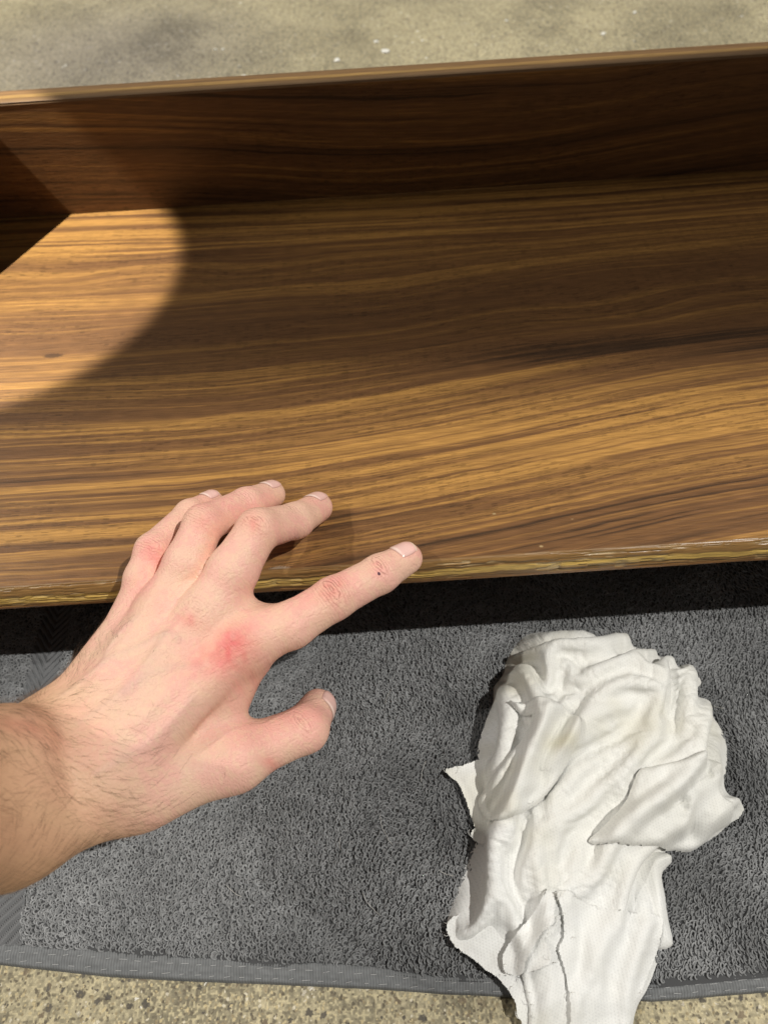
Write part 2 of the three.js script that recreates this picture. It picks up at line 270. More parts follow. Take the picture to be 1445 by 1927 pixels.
  for (const v of [0.3, 0.72]) for (let x = -0.29; x < 0.29; x += 0.0068 + r2() * 0.002) {
    const l = 0.0018 + r2() * 0.0022, z = lerp(curveY(HEM_IN, x), curveY(HEM_OUT, x), v) + (r2() - 0.5) * 0.0006, g = new THREE.CapsuleGeometry(0.00013, l, 2, 5);
    g.rotateZ(Math.PI / 2); g.rotateY((r2() - 0.5) * 0.25); g.translate(x, 0.00475 + 0.0002 * r2(), z); st.push(g);
  }
  tag(mesh('stitching', at(mergeGeometries(st)), new THREE.MeshStandardMaterial({ color: new THREE.Color(0.42, 0.42, 0.42), roughness: 0.8 }), towel), null, null, null, 'stuff');
  const lint = [], r3 = rng(43);
  for (const [x, z, l, a] of [[-0.011, 0.105, 0.016, 1.2], [0.012, 0.075, 0.012, 1.9], [-0.035, 0.11, 0.006, 1.6], [-0.02, 0.14, 0.014, 0.9], [0.19, 0.14, 0.012, 2.4], [-0.09, 0.13, 0.010, 0.6], [0.186, 0.05, 0.006, 0.3], [-0.005, 0.03, 0.010, 2.0], [0.02, 0.128, 0.008, 0.4]]) {
    const p = []; for (let k = 0; k <= 6; k++) { const t = k / 6 - 0.5; p.push(V(x + Math.cos(a) * l * t + Math.sin(a) * l * 0.25 * t * t + (r3() - 0.5) * 0.0006, towelY(x, z) + 0.0016 + r3() * 0.0006, z + Math.sin(a) * l * t - Math.cos(a) * l * 0.3 * t * t)); }
    lint.push(new THREE.TubeGeometry(new THREE.CatmullRomCurve3(p), 24, 0.00011, 5));
  }
  tag(mesh('lint', at(mergeGeometries(lint)), new THREE.MeshStandardMaterial({ color: new THREE.Color(0.62, 0.6, 0.56), roughness: 0.8 }), towel), null, null, null, 'stuff');
}

// ------------------------------------------------------------------ hand and forearm (joints in millimetres: x, y, z, radius)
const J = {
  uWrist: [-151.6,118.0,78.2,16],
  rWrist: [-125.9,110.0,104.9,16.5],
  uFore: [-151.8,154.0,99.5,16],
  rFore: [-147.4,138.0,122.9,17],
  uArm: [-172.0,262.0,136.0,22],
  rArm: [-163.0,250.0,168.0,22],
  pBase: [-146.3,121.0,75.8,12],
  qBase: [-136.2,128.0,86.3,12.5],
  mBase: [-128.8,129.0,94.7,12.5],
  iBase: [-122.9,124.0,101.2,13],
  palmA: [-134.2,100.0,91.8,14],
  palmB: [-98.8,110.0,42.8,12],
  hypA: [-148.6,104.0,76.7,13],
  hypB: [-122.6,107.0,28.7,11],
  Pmcp: [-120.1,118.0,22.1,10],
  Rmcp: [-105.6,128.0,27.2,10.6],
  Mmcp: [-84.8,130.0,33.6,11.5],
  Imcp: [-68.8,125.0,46.1,11.8],
  Ibase: [-45.3,127.0,38.6,10.6],
  Ipip: [-26.1,125.5,25.6,10.0],
  Idip: [-3.9,120.2,10.9,9.3],
  Itip: [9.7,116.6,1.0,7.9],
  Mmid: [-71.3,139.0,15.4,11.6],
  Mpip: [-59.5,144.0,-3.3,9.9],
  Mdip: [-44.4,128.0,-18.2,8.8],
  Mtip: [-34.5,116.4,-33.8,7.8],
  Rmid: [-93.4,137.0,8.3,10.6],
  Rpip: [-86.6,141.0,-10.8,9.2],
  Rdip: [-69.5,127.0,-30.7,8.7],
  Rtip: [-59.2,116.0,-44.4,7.4],
  Pmid: [-116.5,127.0,9.4,9.2],
  Ppip: [-112.6,132.0,-3.4,8.2],
  Pdip: [-99.8,122.0,-30.6,7.5],
  Ptip: [-91.1,115.0,-42.4,6.5],
  Tcmc: [-110.3,105.0,99.8,14],
  Tmcp: [-74.9,96.0,87.6,12.6],
  Tip: [-43.9,87.0,73.5,10.9],
  Ttip: [-39.0,77.0,59.3,8.8],
  web1: [-84.9,99.0,75.5,11],
  web2: [-80.1,107.0,57.3,10.5],
  web3: [-66.4,114.0,48.1,10],
  webM: [-72.9,124.0,30.3,9],
  webI: [-57.1,121.0,33.8,8.5],
};
{
  const smin = (a, b, k) => { const h = Math.max(k - Math.abs(a - b), 0) / k; return Math.min(a, b) - h * h * k * 0.25; };
  // distance to a capsule with two radii
  function cone(a, b, ra = a[3], rb = b[3]) {
    const bx = b[0] - a[0], by = b[1] - a[1], bz = b[2] - a[2], l2 = bx * bx + by * by + bz * bz, rr = ra - rb, a2 = l2 - rr * rr, il2 = 1 / l2;
    return (x, y, z) => {
      const px = x - a[0], py = y - a[1], pz = z - a[2], yy = px * bx + py * by + pz * bz, zz = yy - l2;
      const vx = px * l2 - bx * yy, vy = py * l2 - by * yy, vz = pz * l2 - bz * yy, x2 = vx * vx + vy * vy + vz * vz, y2 = yy * yy * l2, z2 = zz * zz * l2, k = Math.sign(rr) * rr * rr * x2;
      if (Math.sign(zz) * a2 * z2 > k) return Math.sqrt(x2 + z2) * il2 - rb;
      if (Math.sign(yy) * a2 * y2 < k) return Math.sqrt(x2 + y2) * il2 - ra;
      return (Math.sqrt(x2 * a2 * il2) + yy * rr) * il2 - ra;
    };
  }
  const up = (p, d, r) => [p[0], p[1] + d, p[2], r ?? p[3]];
  const lerpJ = (a, b, t) => a.map((v, i) => lerp(v, b[i], t));
  const palm = [
    [cone(J.uWrist, J.uFore), 12], [cone(J.rWrist, J.rFore), 14], [cone(J.uFore, J.uArm), 14], [cone(J.rFore, J.rArm), 14], [cone(lerpJ(J.uWrist, J.rWrist, 0.5), lerpJ(J.uFore, J.rFore, 0.5), 17, 18), 12],
    [cone(J.pBase, J.Pmcp), 12], [cone(J.qBase, J.Rmcp), 10], [cone(J.mBase, J.Mmcp), 10], [cone(J.iBase, J.Imcp), 10],
    [cone(J.palmA, J.palmB), 12], [cone(J.hypA, J.hypB), 12], [cone(J.iBase, J.Tcmc), 14], [cone(J.Tcmc, J.Tmcp), 14], [cone(J.Tmcp, J.web1), 9], [cone(J.web1, J.web2), 10], [cone(J.web2, J.web3), 10], [cone(J.web2, J.palmB), 12], [cone(J.webM, J.webI), 10], [cone(J.Mmcp, J.webM, 10), 8],
    [cone(up(J.Imcp, 3.2, 8.5), lerpJ(up(J.Imcp, 3.2, 8.5), J.Ibase, 0.2)), 6], [cone(up(J.Mmcp, 2.8, 8.2), up(J.Mmcp, 2.6, 8.2).map((v, i) => v + (i === 2 ? -1 : 0))), 6], [cone(up(J.Rmcp, 2.2, 8), up(J.Rmcp, 2, 8).map((v, i) => v + (i === 2 ? -1 : 0))), 6],
  ];
  const chain = (list, bulge) => list.slice(1).map((b, i) => [cone(list[i], b), 3]).concat(bulge);
  const ball = (p, dy, r) => [cone(up(p, dy, r), up(p, dy + 0.2, r)), 4];
  const fingers = [
    chain([J.Imcp, J.Ibase, J.Ipip, J.Idip, J.Itip], []), chain([J.Mmcp, J.Mmid, J.Mpip, J.Mdip, J.Mtip], []),
    chain([J.Rmcp, J.Rmid, J.Rpip, J.Rdip, J.Rtip], []), chain([J.Pmcp, J.Pmid, J.Ppip, J.Pdip, J.Ptip], []), chain([J.Tcmc, J.Tmcp, J.Tip, J.Ttip], []),
  ];
  const combine = (parts, x, y, z, d) => { for (const [f, k] of parts) d = smin(d, f(x, y, z), k); return d; };
  // tendons and veins: low ridges under the skin of the back of the hand, drawn in plan (x, z)
  const mid = (a, b, t) => { const q = lerpJ(a, b, t); return [q[0], q[2]]; };
  const cords = [
    [0.9, 2.6, [mid(J.mBase, J.Mmcp, 0.25), mid(J.mBase, J.Mmcp, 0.98)]], [0.8, 2.4, [mid(J.iBase, J.Imcp, 0.3), mid(J.iBase, J.Imcp, 0.98)]], [0.7, 2.4, [mid(J.qBase, J.Rmcp, 0.3), mid(J.qBase, J.Rmcp, 0.98)]],
    [0.7, 1.5, [[-139, 70], [-124, 58], [-108, 50], [-98, 46], [-92, 49]]], [0.6, 1.4, [[-124, 58], [-121, 44], [-113, 36]]], [0.55, 1.6, [[-128, 84], [-112, 72], [-98, 62], [-84, 60]]], [0.9, 2.2, [[-118, 104], [-102, 92], [-92, 82], [-86, 74]]], [0.6, 1.6, [[-112, 72], [-104, 60], [-98, 46]]],
  ].map(([a, w, p]) => [a, w, spline(p, 14, false)]);
  function segDist(pts, x, z) { let m = 1e9; for (let i = 0; i < pts.length - 1; i++) { const ax = pts[i][0], az = pts[i][1], dx = pts[i + 1][0] - ax, dz = pts[i + 1][1] - az, t = clamp(((x - ax) * dx + (z - az) * dz) / (dx * dx + dz * dz)); m = Math.min(m, Math.hypot(x - ax - dx * t, z - az - dz * t)); } return m; }
  const relief = (x, z) => { let r = 0; for (const [a, w, p] of cords) { const d = segDist(p, x, z); if (d < w * 3) r += a * Math.exp(-((d / w) ** 2)); } return r; };
  function sdf0(x, y, z) {
    const p = combine(palm, x, y, z, 1e3); let d = p;
    for (const f of fingers) { const e = combine(f, x, y, z, 1e3); d = Math.min(d, smin(p, e, 7)); }
    return d;
  }
  const sdf = sdf0;
  // mesh the field: naive surface nets on a sparse grid
  const C = 1.25, lo = [-235, 58, -60], n = [258, 212, 252].map((v) => Math.ceil(v / C)), [nx, ny, nz] = n, F = new Float32Array((nx + 1) * (ny + 1) * (nz + 1)), B = 6;
  const id = (i, j, k) => (k * (ny + 1) + j) * (nx + 1) + i;
  for (let k = 0; k <= nz; k += B) for (let j = 0; j <= ny; j += B) for (let i = 0; i <= nx; i += B) {
    const c = sdf(lo[0] + (i + B / 2) * C, lo[1] + (j + B / 2) * C, lo[2] + (k + B / 2) * C), far = Math.abs(c) > B * C * 0.95 + 2;
    for (let kk = k; kk < Math.min(k + B, nz + 1); kk++) for (let jj = j; jj < Math.min(j + B, ny + 1); jj++) for (let ii = i; ii < Math.min(i + B, nx + 1); ii++) F[id(ii, jj, kk)] = far ? c : sdf(lo[0] + ii * C, lo[1] + jj * C, lo[2] + kk * C);
  }
  for (let k = 0; k <= nz; k++) for (let j = 0; j <= ny; j++) for (let i = 0; i <= nx; i++) if (i < 2 || j < 2 || k < 2 || i > nx - 2 || j > ny - 2 || k > nz - 2) F[id(i, j, k)] = Math.max(F[id(i, j, k)], 0.5);
  const vert = new Int32Array(nx * ny * nz).fill(-1), P = [], I = [], vid = (i, j, k) => (k * ny + j) * nx + i;
  for (let k = 0; k < nz; k++) for (let j = 0; j < ny; j++) for (let i = 0; i < nx; i++) {
    let s = 0, cx = 0, cy = 0, cz = 0, any = 0; const v = [];
    for (let c = 0; c < 8; c++) { v[c] = F[id(i + (c & 1), j + ((c >> 1) & 1), k + (c >> 2))]; if (v[c] < 0) any |= 1; else any |= 2; }
    if (any !== 3) continue;
    for (let a = 0; a < 8; a++) for (const bit of [1, 2, 4]) { const b = a | bit; if (b === a || (v[a] < 0) === (v[b] < 0)) continue; const t = v[a] / (v[a] - v[b]); cx += (a & 1) + (bit === 1 ? t : 0); cy += ((a >> 1) & 1) + (bit === 2 ? t : 0); cz += (a >> 2) + (bit === 4 ? t : 0); s++; }
    vert[vid(i, j, k)] = P.length / 3; P.push(lo[0] + (i + cx / s) * C, lo[1] + (j + cy / s) * C, lo[2] + (k + cz / s) * C);
  }
  for (let k = 1; k < nz; k++) for (let j = 1; j < ny; j++) for (let i = 1; i < nx; i++) {
    const a = F[id(i, j, k)] < 0;
    const quad = (b, q0, q1, q2, q3) => { if ((F[b] < 0) === a) return; if (q0 < 0 || q1 < 0 || q2 < 0 || q3 < 0) return; a ? I.push(q0, q1, q2, q0, q2, q3) : I.push(q0, q2, q1, q0, q3, q2); };
    if (i < nx) quad(id(i + 1, j, k), vert[vid(i, j - 1, k - 1)], vert[vid(i, j, k - 1)], vert[vid(i, j, k)], vert[vid(i, j - 1, k)]);
    if (j < ny) quad(id(i, j + 1, k), vert[vid(i - 1, j, k - 1)], vert[vid(i - 1, j, k)], vert[vid(i, j, k)], vert[vid(i, j, k - 1)]);
    if (k < nz) quad(id(i, j, k + 1), vert[vid(i - 1, j - 1, k)], vert[vid(i, j - 1, k)], vert[vid(i, j, k)], vert[vid(i - 1, j, k)]);
  }
  const grad = (x, y, z) => { const e = 0.5, gx = sdf(x + e, y, z) - sdf(x - e, y, z), gy = sdf(x, y + e, z) - sdf(x, y - e, z), gz = sdf(x, y, z + e) - sdf(x, y, z - e), l = Math.hypot(gx, gy, gz) || 1; return [gx / l, gy / l, gz / l]; };
  const nv = P.length / 3, NR = new Float32Array(P.length);
  for (let v = 0; v < nv; v++) {
    let x = P[v * 3], y = P[v * 3 + 1], z = P[v * 3 + 2];
    for (let t = 0; t < 2; t++) { const g = grad(x, y, z), d = clamp(sdf(x, y, z), -0.8, 0.8); x -= g[0] * d; y -= g[1] * d; z -= g[2] * d; }
    const g = grad(x, y, z), r = relief(x, z) * clamp(g[1] * 1.5 - 0.4);
    NR.set(g, v * 3); P[v * 3] = x + g[0] * r; P[v * 3 + 1] = y + g[1] * r; P[v * 3 + 2] = z + g[2] * r;
  }
  // skin: colour and relief in plan, X -262..22, Z -60..170 mm
  const X0 = -262, XW = 284, Z0 = -62, ZW = 228, TW = 2048, TH = 1640;
  const red = [ // x, z, rx, rz, angle, amount
    [-69.5, 52, 10, 7.5, -0.5, 0.75], [-73, 56, 17, 12, -0.4, 0.6], [-88, 41, 5, 3.5, 0.2, 0.55], [-59.5, 0, 5.5, 4, 0.5, 0.5], [-84, -5, 5, 4, 0.4, 0.38], [-111, 1, 6, 5, 0.3, 0.5], [-26, 26, 7.5, 6, -0.5, 0.5], [-5, 13, 5.5, 4.5, -0.5, 0.35], [-57, 92, 4, 2.6, 0, 0.6], [-137, 93, 7, 5, 0, 0.35], [-40, 70, 9, 9, 0, 0.25],
    [8, 3, 10, 7, -0.5, 0.25], [-38, -30, 9, 6, 0.6, 0.25], [-60, -40, 9, 5, 0.6, 0.2], [-92, -38, 8, 5, 0.6, 0.25], [-112, 18, 10, 16, 0, 0.3], [-30, 28, 22, 14, -0.5, 0.25], [-62, -12, 26, 20, 0.6, 0.2], [-88, -20, 22, 18, 0.6, 0.22], [-58, 78, 20, 10, -0.4, 0.2],
  ];
  const joints = [ // wrinkled knuckles: centre, finger direction, half width, length, strength
    [J.Ipip, J.Ibase, J.Idip, 8.5, 7, 1], [J.Idip, J.Ipip, J.Itip, 7, 4, 0.8], [J.Mpip, J.Mmid, J.Mdip, 8, 6, 0.55], [J.Rpip, J.Rmid, J.Rdip, 8, 6, 0.5], [J.Ppip, J.Pmid, J.Pdip, 7, 6, 0.5], [J.Tip, J.Tmcp, J.Ttip, 8, 4, 0.6], [J.Mdip, J.Mpip, J.Mtip, 6, 3.5, 0.5], [J.Rdip, J.Rpip, J.Rtip, 6, 3.5, 0.5],
    [J.Mmcp, J.mBase, J.Mmid, 9, 6, 0.35], [J.Imcp, J.iBase, J.Ibase, 10, 8, 0.3],
  ].map(([c, a, b, w, l, s], n) => { const dx = b[0] - a[0], dz = b[2] - a[2], L = Math.hypot(dx, dz), shift = up(c, 0); return { x: shift[0] + (n < 8 ? 0 : 0), z: shift[2] + 0.4, dx: dx / L, dz: dz / L, w, l, s, n }; });
  function wrinkle(x, z) {
    let h = 0;
    for (const j of joints) {
      const px = x - j.x, pz = z - j.z, t = px * j.dx + pz * j.dz, s = -px * j.dz + pz * j.dx; if (Math.abs(t) > j.l * 1.6 || Math.abs(s) > j.w * 1.4) continue;
      const win = Math.exp(-((s / j.w) ** 4)) * Math.exp(-((t / j.l) ** 2));
      // oval rings round the joint, broken by noise
      const q = Math.sign(t) * Math.sqrt(t * t + 0.10 * s * s) * 1.0 + 0.7 * (noise(x * 0.5 + 50, z * 0.5 + 50, 310 + j.n) - 0.5), ph = q / 1.35, f = ph - Math.floor(ph), line = Math.exp(-(((f - 0.5) / 0.14) ** 2));
      h += j.s * win * line * (0.35 + 0.9 * noise(x * 0.35 + 9, z * 0.35 + 9, 320 + j.n));
    }
    return Math.min(h, 1);
  }
  const W = new Float32Array(TW * TH);
  for (let j = 0; j < TH; j++) for (let i = 0; i < TW; i++) W[j * TW + i] = wrinkle(X0 + i / TW * XW, Z0 + j / TH * ZW);
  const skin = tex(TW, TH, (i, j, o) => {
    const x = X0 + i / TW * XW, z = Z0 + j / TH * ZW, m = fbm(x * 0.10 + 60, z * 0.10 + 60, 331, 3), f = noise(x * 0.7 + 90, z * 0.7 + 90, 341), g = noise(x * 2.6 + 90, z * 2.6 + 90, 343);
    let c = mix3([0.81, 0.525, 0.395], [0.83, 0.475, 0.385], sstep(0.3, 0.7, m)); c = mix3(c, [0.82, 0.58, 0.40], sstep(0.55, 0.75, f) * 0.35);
    const arm = sstep(-100, -150, x - (z - 90) * 0.45), far = sstep(-128, -172, x - (z - 90) * 0.5); c = mix3(c, [0.72, 0.44, 0.26], arm * 0.8); c = mix3(c, [0.44, 0.245, 0.14], far * 0.9);  // arm: tan skin; far: shade on the forearm painted into the skin colour
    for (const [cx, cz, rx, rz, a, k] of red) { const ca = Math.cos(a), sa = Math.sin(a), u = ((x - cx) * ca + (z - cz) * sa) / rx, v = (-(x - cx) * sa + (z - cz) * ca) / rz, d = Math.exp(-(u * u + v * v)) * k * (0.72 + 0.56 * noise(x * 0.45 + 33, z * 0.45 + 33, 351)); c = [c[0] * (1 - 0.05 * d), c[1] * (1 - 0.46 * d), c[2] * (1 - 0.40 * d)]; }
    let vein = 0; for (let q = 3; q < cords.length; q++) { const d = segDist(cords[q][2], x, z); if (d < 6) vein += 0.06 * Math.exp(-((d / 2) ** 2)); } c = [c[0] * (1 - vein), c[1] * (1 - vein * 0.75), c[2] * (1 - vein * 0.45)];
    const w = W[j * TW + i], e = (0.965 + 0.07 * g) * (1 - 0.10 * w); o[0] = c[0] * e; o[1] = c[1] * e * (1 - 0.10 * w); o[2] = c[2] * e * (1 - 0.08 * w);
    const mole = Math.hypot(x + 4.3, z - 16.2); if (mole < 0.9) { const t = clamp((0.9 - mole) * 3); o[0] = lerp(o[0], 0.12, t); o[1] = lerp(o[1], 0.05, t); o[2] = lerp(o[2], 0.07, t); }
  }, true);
  const skinBump = tex(TW, TH, (i, j, o) => {
    const x = X0 + i / TW * XW, z = Z0 + j / TH * ZW, a = noise(x * 1.5 + z * 0.5, z * 1.5 - x * 0.5 + 200, 361), b = noise(x * 1.3 - z * 0.9 + 200, z * 1.3 + x * 0.9 + 300, 362), ridge = 1 - Math.abs(a * 2 - 1), rb = 1 - Math.abs(b * 2 - 1);
    const cr = noise((x * 0.5 + z * 0.85) * 1.3 + 300, (x * 0.85 - z * 0.5) * 0.28 + 300, 363); // fine creases across the back of the hand
    const v = 0.62 - 0.10 * ridge * ridge - 0.10 * rb * rb - 0.5 * W[j * TW + i] - 0.08 * sstep(0.6, 0.8, cr) + 0.05 * (noise(x * 4, z * 4, 364) - 0.5); o[0] = o[1] = o[2] = v;
  }, false);
  skin.wrapS = skin.wrapT = skinBump.wrapS = skinBump.wrapT = THREE.ClampToEdgeWrapping;
  const hand = thing('person', -0.12, 0.12, 0.08);
  tag(hand, 'bare hand and hairy forearm reaching in from the left, fingertips resting on the bench edge', 'person');
  const toLocal = (g) => { g.scale(0.001, 0.001, 0.001); g.translate(0.12, -0.12, -0.08); return g; };
  const uv = new Float32Array(nv * 2); for (let v = 0; v < nv; v++) { uv[v * 2] = (P[v * 3] - X0) / XW; uv[v * 2 + 1] = (P[v * 3 + 2] - Z0) / ZW; }
  const body = new THREE.BufferGeometry(); body.setAttribute('position', new THREE.Float32BufferAttribute(P, 3)); body.setAttribute('uv', new THREE.BufferAttribute(uv, 2)); body.setIndex(I); body.computeVertexNormals();
  { const q = body.attributes.normal; let bad = 0; for (let v = 0; v < nv; v++) if (q.getX(v) * NR[v * 3] + q.getY(v) * NR[v * 3 + 1] + q.getZ(v) * NR[v * 3 + 2] < 0) bad++;  }
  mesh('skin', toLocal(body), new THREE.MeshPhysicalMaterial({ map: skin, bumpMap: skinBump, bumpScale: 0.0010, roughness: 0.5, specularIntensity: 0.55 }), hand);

  // finger nails, laid on the skin
  const nail = (a, b, c, len, half, off, dorsal) => { // finger joints a > b > c (tip); the nail lies on the outside of the bend
    const A = V(...a.slice(0, 3)), Bp = V(...b.slice(0, 3)), T = V(...c.slice(0, 3)), ax = T.clone().sub(Bp).normalize(), o = V(...dorsal); o.addScaledVector(ax, -o.dot(ax)).normalize();
    const side = ax.clone().cross(o), nu = 22, nvv = 26;
    const g = grid(nu, nvv, (u, v) => {
      const w = (u - 0.5) * 2, s0 = v, endCurve = 1 - 0.10 * w * w, root = 0.10 * (1 - w * w);
      const along = off + len * (lerp(0.0 - root + 0.08, endCurve, s0) - 0.5), th = w * half * (0.93 + 0.07 * Math.sin(Math.PI * s0)), dir = o.clone().multiplyScalar(Math.cos(th)).addScaledVector(side, Math.sin(th)), org = T.clone().addScaledVector(ax, Math.min(along, 2.0)).addScaledVector(o, -1.2);
      const lean = Math.max(0, along - 2.0); dir.addScaledVector(ax, lean / 9).normalize();
      let t = 2; for (let i = 0; i < 28; i++) { const p = org.clone().addScaledVector(dir, t), d = sdf(p.x, p.y, p.z); t -= d * 0.8; if (Math.abs(d) < 0.005) break; }
      const edge = Math.min(1, (1 - Math.abs(w)) * 5, v * 6), rim = sstep(0.0, 1, edge), h = lerp(0.06, 0.46, rim) + 0.12 * (1 - w * w); const p = org.addScaledVector(dir, t + h);
      const white = sstep(0.90, 0.94, v + 0.02 * w * w), lun = sstep(0.24, 0.14, v + 0.22 * w * w); let c = mix3([0.84, 0.54, 0.48], [0.88, 0.66, 0.58], lun); c = mix3(c, [0.88, 0.52, 0.46], sstep(0.4, 0.8, v) * 0.5); c = mix3(c, [0.86, 0.68, 0.53], white); c = mix3(c, [0.40, 0.17, 0.13], sstep(0.55, 0.0, edge) * (1 - white) * 0.7);
      return [p.x, p.y, p.z, 0, 0, c[0], c[1], c[2]];
    }, true);
    mesh('fingernail', toLocal(g), new THREE.MeshPhysicalMaterial({ vertexColors: true, roughness: 0.28, clearcoat: 0.4, clearcoatRoughness: 0.2, side: THREE.DoubleSide }), hand);
  };
nail(J.Ipip, J.Idip, J.Itip, 11.5, 0.74, -1.2, [-0.25, 1, -0.35]); nail(J.Mpip, J.Mdip, J.Mtip, 11, 0.74, -0.9, [-0.15, 1, -0.45]); nail(J.Rpip, J.Rdip, J.Rtip, 10.6, 0.74, -0.9, [-0.15, 1, -0.4]); nail(J.Ppip, J.Pdip, J.Ptip, 9.4, 0.76, -0.7, [-0.2, 1, -0.35]); nail(J.Tmcp, J.Tip, J.Ttip, 12.5, 0.85, 1.0, [1, 0.25, 0.0]);

  // hairs of the wrist, forearm and outer edge of the hand
  const r = rng(91), HP = [], HI = [], across = V(...J.uWrist.slice(0, 3)).sub(V(...J.rWrist.slice(0, 3))).normalize(), along = V(...J.Mmcp.slice(0, 3)).sub(V(...J.mBase.slice(0, 3))).normalize();
  let made = 0;
  for (let t = 0; t < 60000 && made < 3400; t++) {
    const v = (r() * nv) | 0, x = P[v * 3], y = P[v * 3 + 1], z = P[v * 3 + 2], nr = V(NR[v * 3], NR[v * 3 + 1], NR[v * 3 + 2]);
    if (nr.y < -0.25 || x < -225) continue;
    const proj = (x + 140) * along.x + (z - 88) * along.z, lat = (x + 140) * across.x + (z - 88) * across.z; // along the hand from the wrist, and towards the little finger
    const edge = sstep(8, 22, lat) * sstep(62, 40, proj), dens = sstep(38, 8, proj + Math.abs(lat - 2) * 0.3) * sstep(-95, -20, proj + 20) + edge * 0.9 + 0.03 * sstep(70, 50, proj);
    if (r() > dens * (0.4 + 0.9 * noise(x * 0.12 + 40, z * 0.12 + 40, 371))) continue;
    const len = (4.5 + r() * 6) * (proj > 30 ? 0.6 : 1), swirl = (noise(x * 0.06 + 80, z * 0.06 + 80, 372) - 0.5) * 2.2, d = along.clone().multiplyScalar(0.55).addScaledVector(across, -0.35 + 1.2 * edge + swirl * 0.9).add(V((r() - 0.5) * 0.7, 0, (r() - 0.5) * 0.7)); d.addScaledVector(nr, -d.dot(nr)).normalize();
    const lift = 0.16 + 0.30 * r() + 0.25 * edge, rad = 0.034 + 0.018 * r(), base = HP.length / 3, bend = V((r() - 0.5), (r() - 0.5), (r() - 0.5)).multiplyScalar(0.45);
    const s1 = d.clone().cross(nr).normalize();
    for (let k = 0; k <= 4; k++) { const q = k / 4, dir = d.clone().addScaledVector(nr, lift * (1 - 0.75 * q)).addScaledVector(bend, q), c = V(x, y, z).addScaledVector(nr, -0.15).addScaledVector(dir, len * q), w = rad * (1 - 0.8 * q); for (let m = 0; m < 3; m++) { const a = m * 2.094; const pp = c.clone().addScaledVector(s1, Math.cos(a) * w).addScaledVector(nr, Math.sin(a) * w); HP.push(pp.x, pp.y, pp.z); } }
    for (let k = 0; k < 4; k++) for (let m = 0; m < 3; m++) { const a = base + k * 3 + m, b = base + k * 3 + (m + 1) % 3; HI.push(a, b, a + 3, b, b + 3, a + 3); }
    made++;
  }
  const hg = new THREE.BufferGeometry(); hg.setAttribute('position', new THREE.Float32BufferAttribute(HP, 3)); hg.setIndex(HI); hg.computeVertexNormals();
  tag(mesh('hair', toLocal(hg), new THREE.MeshStandardMaterial({ color: new THREE.Color(0.16, 0.092, 0.052), roughness: 0.6 }), hand), null, null, null, 'stuff');
}

// ------------------------------------------------------------------ crumpled white rag (outlines of its folds and their creases in millimetres, x and z)
const RAG_OUTLINE = [[76.3,2.2],[83.7,-3.7],[95.4,-5.0],[110.0,-4.7],[120.8,-1.7],[126.4,2.2],[133.0,1.6],[139.0,0.6],[143.3,1.6],[145.5,7.1],[154.4,12.2],[164.0,18.0],[174.1,26.8],[180.4,31.5],[180.9,34.2],[175.7,39.0],[177.3,46.8],[182.7,58.6],[184.2,67.8],[182.5,76.5],[179.2,84.9],[175.6,92.5],[176.3,97.2],[180.7,100.2],[182.3,104.6],[180.9,108.5],[177.3,110.1],[170.9,112.9],[165.6,116.5],[159.0,119.9],[154.6,120.9],[150.0,119.9],[145.3,119.9],[140.9,120.9],[135.9,124.1],[126.2,129.7],[123.0,138.8],[123.0,151.7],[126.9,153.5],[121.8,166.2],[117.1,173.5],[110.4,182.7],[104.9,188.5],[101.4,196.4],[91.6,229.4],[53.2,227.5],[54.4,193.9],[53.0,173.2],[46.8,164.2],[32.1,159.5],[19.9,158.1],[17.9,152.6],[19.4,145.8],[23.7,137.8],[28.7,128.4],[33.2,118.7],[39.7,110.7],[43.4,103.8],[44.7,87.6],[45.1,72.9],[43.8,67.0],[50.6,49.9],[56.8,37.8],[58.8,28.2],[64.7,22.0],[68.1,13.8],[72.3,7.2]];
